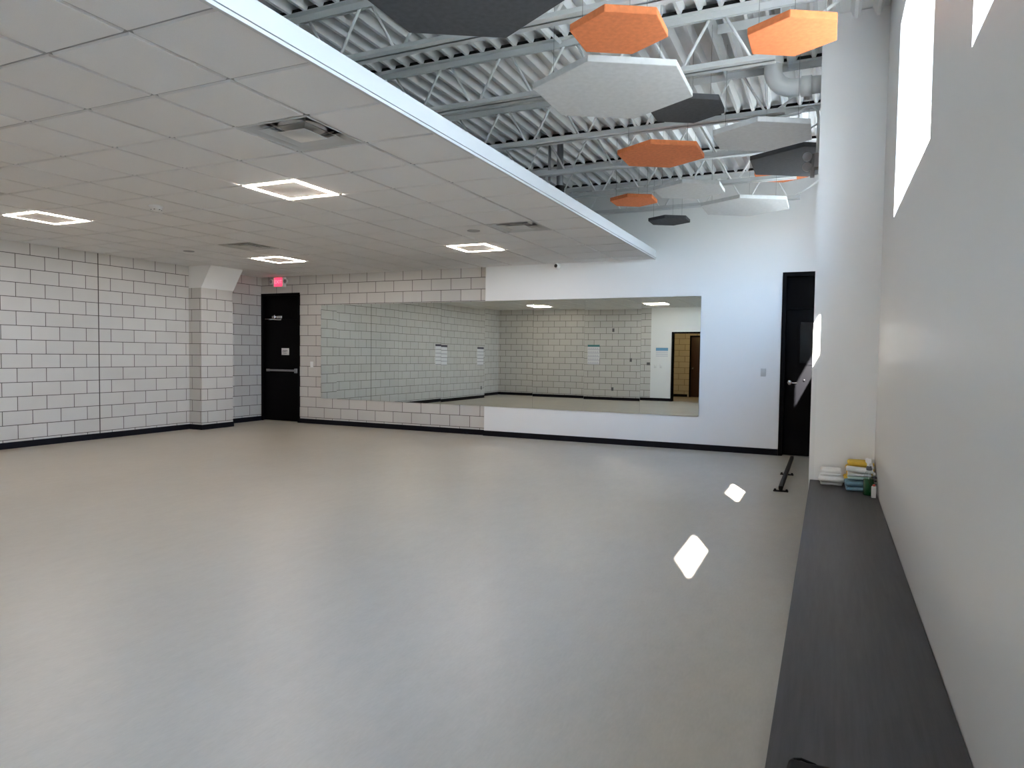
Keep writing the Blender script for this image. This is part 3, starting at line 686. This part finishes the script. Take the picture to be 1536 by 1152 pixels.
# ------------------------------------------------------------------ low black rail on the floor by the far door
e = empty('floor_rail', (-0.425, 0, 0)); tag(e, 'low black metal rail with cross feet on floor toward the far door', 'rail')
b = MB(); b.rbox(-0.022, 0.022, 7.78, 10.25, 0.030, 0.066, 0.005); b.build('bar', M['blackm'], e)
for y in (7.83, 8.98):
    b = MB(); b.rbox(-0.075, 0.075, y-0.03, y+0.03, 0.0, 0.012, 0.003); b.box(-0.018, 0.018, y-0.025, y+0.025, 0.01, 0.034)
    ft = b.build('cross_foot', M['blackm'], e)
    for s in (-1, 1):
        b = MB(); b.lathe([(0.013, 0.011), (0.013, 0.022), (0.006, 0.028), (0, 0.028)], (s*0.058, y, 0), 12); b.build('bolt', M['blackm'], ft)

# ------------------------------------------------------------------ notices and plates that the mirrors show
def sheet(name, label, cat, X=None, Y=None, a0=0, a1=1, z0=0, z1=1, head='ink', hh=0.12, rows=5, row='ink', rh=0.10, group=None, cols=0):
    e = empty(name, (0,0,0)); tag(e, label, cat, group)
    def B(u0, u1, w0, w1, d0, d1):
        b = MB()
        if X is not None: b.box(X+d0, X+d1, u0, u1, w0, w1)
        else: b.box(u0, u1, Y+d0, Y+d1, w0, w1)
        return b
    B(a0, a1, z0, z1, -0.001, 0.003).build('sheet', M['paper'], e)
    H = z1-z0; B(a0, a1, z1-hh*H, z1, 0.0031, 0.0042).build('header_band', M[head], e)
    b = MB(); n = rows; step = (1-hh)*H/n
    for k in range(n):
        zc = z1-hh*H-step*(k+0.92); q = B(a0+0.01*(a1-a0), a1-0.01*(a1-a0), zc, zc+rh*step, 0.0031, 0.0040)
        q.bm.verts.index_update(); b.faces([v.co.copy() for v in q.bm.verts], [[v.index for v in f.verts] for f in q.bm.faces]); q.bm.free()
        for c in range(cols):
            u = a0 + (a1-a0)*(0.06+0.88*c/cols); q = B(u, u+(a1-a0)*0.6*0.88/cols, zc+step*0.3, zc+step*0.62, 0.0031, 0.0038)
            q.bm.verts.index_update(); b.faces([v.co.copy() for v in q.bm.verts], [[v.index for v in f.verts] for f in q.bm.faces]); q.bm.free()
    b.build('printed_rows', M[row], e)
    return e
sheet('poster', 'white chart poster with dark rows seen across mirror seam', 'poster', X=XL, a0=3.36, a1=4.04, z0=1.10, z1=1.71, hh=0.10, rows=5, rh=0.10)
sheet('poster', 'white chart poster with dark rows near the mirrored corner', 'poster', X=XL, a0=0.93, a1=1.39, z0=1.09, z1=1.69, hh=0.10, rows=5, rh=0.10)
sheet('wall_planner', 'teal headed planner sheet on mirrored block wall', 'poster', Y=YF, a0=-7.20, a1=-6.79, z0=1.15, z1=1.79, head='teal', hh=0.10, rows=5, row='palegrey', rh=0.25, cols=5)
sheet('notice', 'blue headed notice on mirrored white wall by doorway', 'sign', Y=YF, a0=-5.0, a1=-4.615, z0=1.40, z1=1.68, head='blue', hh=0.34, rows=3, row='palegrey', rh=0.25)
for (x, z, lb) in ((-6.34, 2.27, 'dark wall plate high on the mirrored block wall'), (-5.745, 1.31, 'dark wall plate at switch height on mirrored block wall'), (-6.335, 0.36, 'dark socket plate low on the mirrored block wall')):
    e = empty('wall_plate', (x, YF, z)); tag(e, lb, 'wall plate', 'dark plates on the block wall')
    b = MB(); b.rbox(-0.036, 0.036, 0, 0.007, -0.058, 0.058, 0.003); b.build('plate', M['steelplate'], e)
    b = MB(); b.rbox(-0.016, 0.016, 0.006, 0.010, -0.035, 0.035, 0.002); b.build('insert', M['greyp'], e)
e = empty('wall_plate', (XL, 1.08, 0.34)); tag(e, 'dark socket plate low on the mirrored side wall', 'wall plate', 'dark plates on the block wall')
b = MB(); b.rbox(0, 0.007, -0.036, 0.036, -0.058, 0.058, 0.003); b.build('plate', M['steelplate'], e)
b = MB(); b.rbox(0.006, 0.010, -0.016, 0.016, -0.035, 0.035, 0.002); b.build('insert', M['greyp'], e)
e = empty('thermostat', (-5.23, YF-0.002, 1.17)); tag(e, 'grey control box at the edge of mirrored block wall', 'thermostat')
b = MB(); b.rbox(-0.05, 0.05, 0, 0.03, -0.045, 0.045, 0.004); b.build('case', M['steelplate'], e)
b = MB(); b.rbox(-0.03, 0.03, 0.029, 0.032, -0.005, 0.03, 0.001); b.build('display', M['greyp'], e)
# hallway lamp
e = empty('hall_light', (-4.4, -1.7, 2.6)); tag(e, 'square hallway ceiling lamp beyond the mirrored doorway', 'ceiling light')
b = MB(); b.box(-0.3, 0.3, -0.3, 0.3, -0.02, 0.0); b.build('housing', M['vent'], e)
b = MB(); b.box(-0.27, 0.27, -0.27, 0.27, -0.026, -0.0205); b.build('diffuser', emit('hall_lamp', (1.0, 0.70, 0.34), 16.0), e)

# ------------------------------------------------------------------ daylight
sd = bpy.data.lights.new('sun', 'SUN'); sd.energy = 220.0; sd.angle = math.radians(0.6); sd.color = (1.0, 0.955, 0.90)
so = bpy.data.objects.new('sun', sd); COL.objects.link(so)
so.rotation_euler = Vector((-1.0, 2.5, -2.06)).to_track_quat('-Z', 'Y').to_euler()
so.location = (6, -8, 10)
w = bpy.data.worlds.new('sky'); S.world = w; w.use_nodes = True
N = w.node_tree.nodes; L = w.node_tree.links; bg = N['Background']
tc = N.new('ShaderNodeTexCoord'); sx = N.new('ShaderNodeSeparateXYZ'); L.new(tc.outputs['Generated'], sx.inputs[0])
cr = N.new('ShaderNodeValToRGB'); mr = N.new('ShaderNodeMapRange'); mr.inputs['From Min'].default_value = -1; mr.inputs['From Max'].default_value = 1
L.new(sx.outputs['Z'], mr.inputs['Value']); L.new(mr.outputs['Result'], cr.inputs['Fac'])
els = cr.color_ramp.elements
els[0].position = 0.0; els[0].color = (0.29, 0.34, 0.35, 1)
els[1].position = 1.0; els[1].color = (0.31, 0.58, 1.15, 1)
for pos, c in ((0.485, (0.34, 0.40, 0.41, 1)), (0.515, (0.66, 0.88, 1.13, 1)), (0.70, (0.44, 0.74, 1.15, 1))):
    q = els.new(pos); q.color = c
L.new(cr.outputs['Color'], bg.inputs['Color']); bg.inputs['Strength'].default_value = 34.0

# ------------------------------------------------------------------ camera
cd = bpy.data.cameras.new('camera'); cam = bpy.data.objects.new('camera', cd); COL.objects.link(cam); S.camera = cam
cd.sensor_width = 36.0; cd.sensor_fit = 'HORIZONTAL'; cd.lens = 1033.538/1536*36.0; cd.clip_start = 0.02
R = [[0.9085197064301725, -0.41682494205467463, -0.02913607230136052], [0.4176522827566977, 0.9079978395861527, 0.03326400479495445], [0.012590223832497985, -0.042389750978231285, 0.9990218192191055]]
m = Matrix(((R[0][0], R[0][2], -R[0][1], 0.0), (R[1][0], R[1][2], -R[1][1], 0.0), (R[2][0], R[2][2], -R[2][1], 1.4197), (0, 0, 0, 1)))
cam.matrix_world = m

S.view_settings.view_transform = 'Standard'; S.view_settings.look = 'None'; S.view_settings.exposure = -0.1; S.view_settings.gamma = 1.0
S.view_settings.use_curve_mapping = False
S.cycles.max_bounces = 12; S.cycles.diffuse_bounces = 8; S.cycles.glossy_bounces = 4; S.cycles.transparent_max_bounces = 8
S.cycles.caustics_reflective = False; S.cycles.caustics_refractive = False
S.cycles.sample_clamp_indirect = 40.0
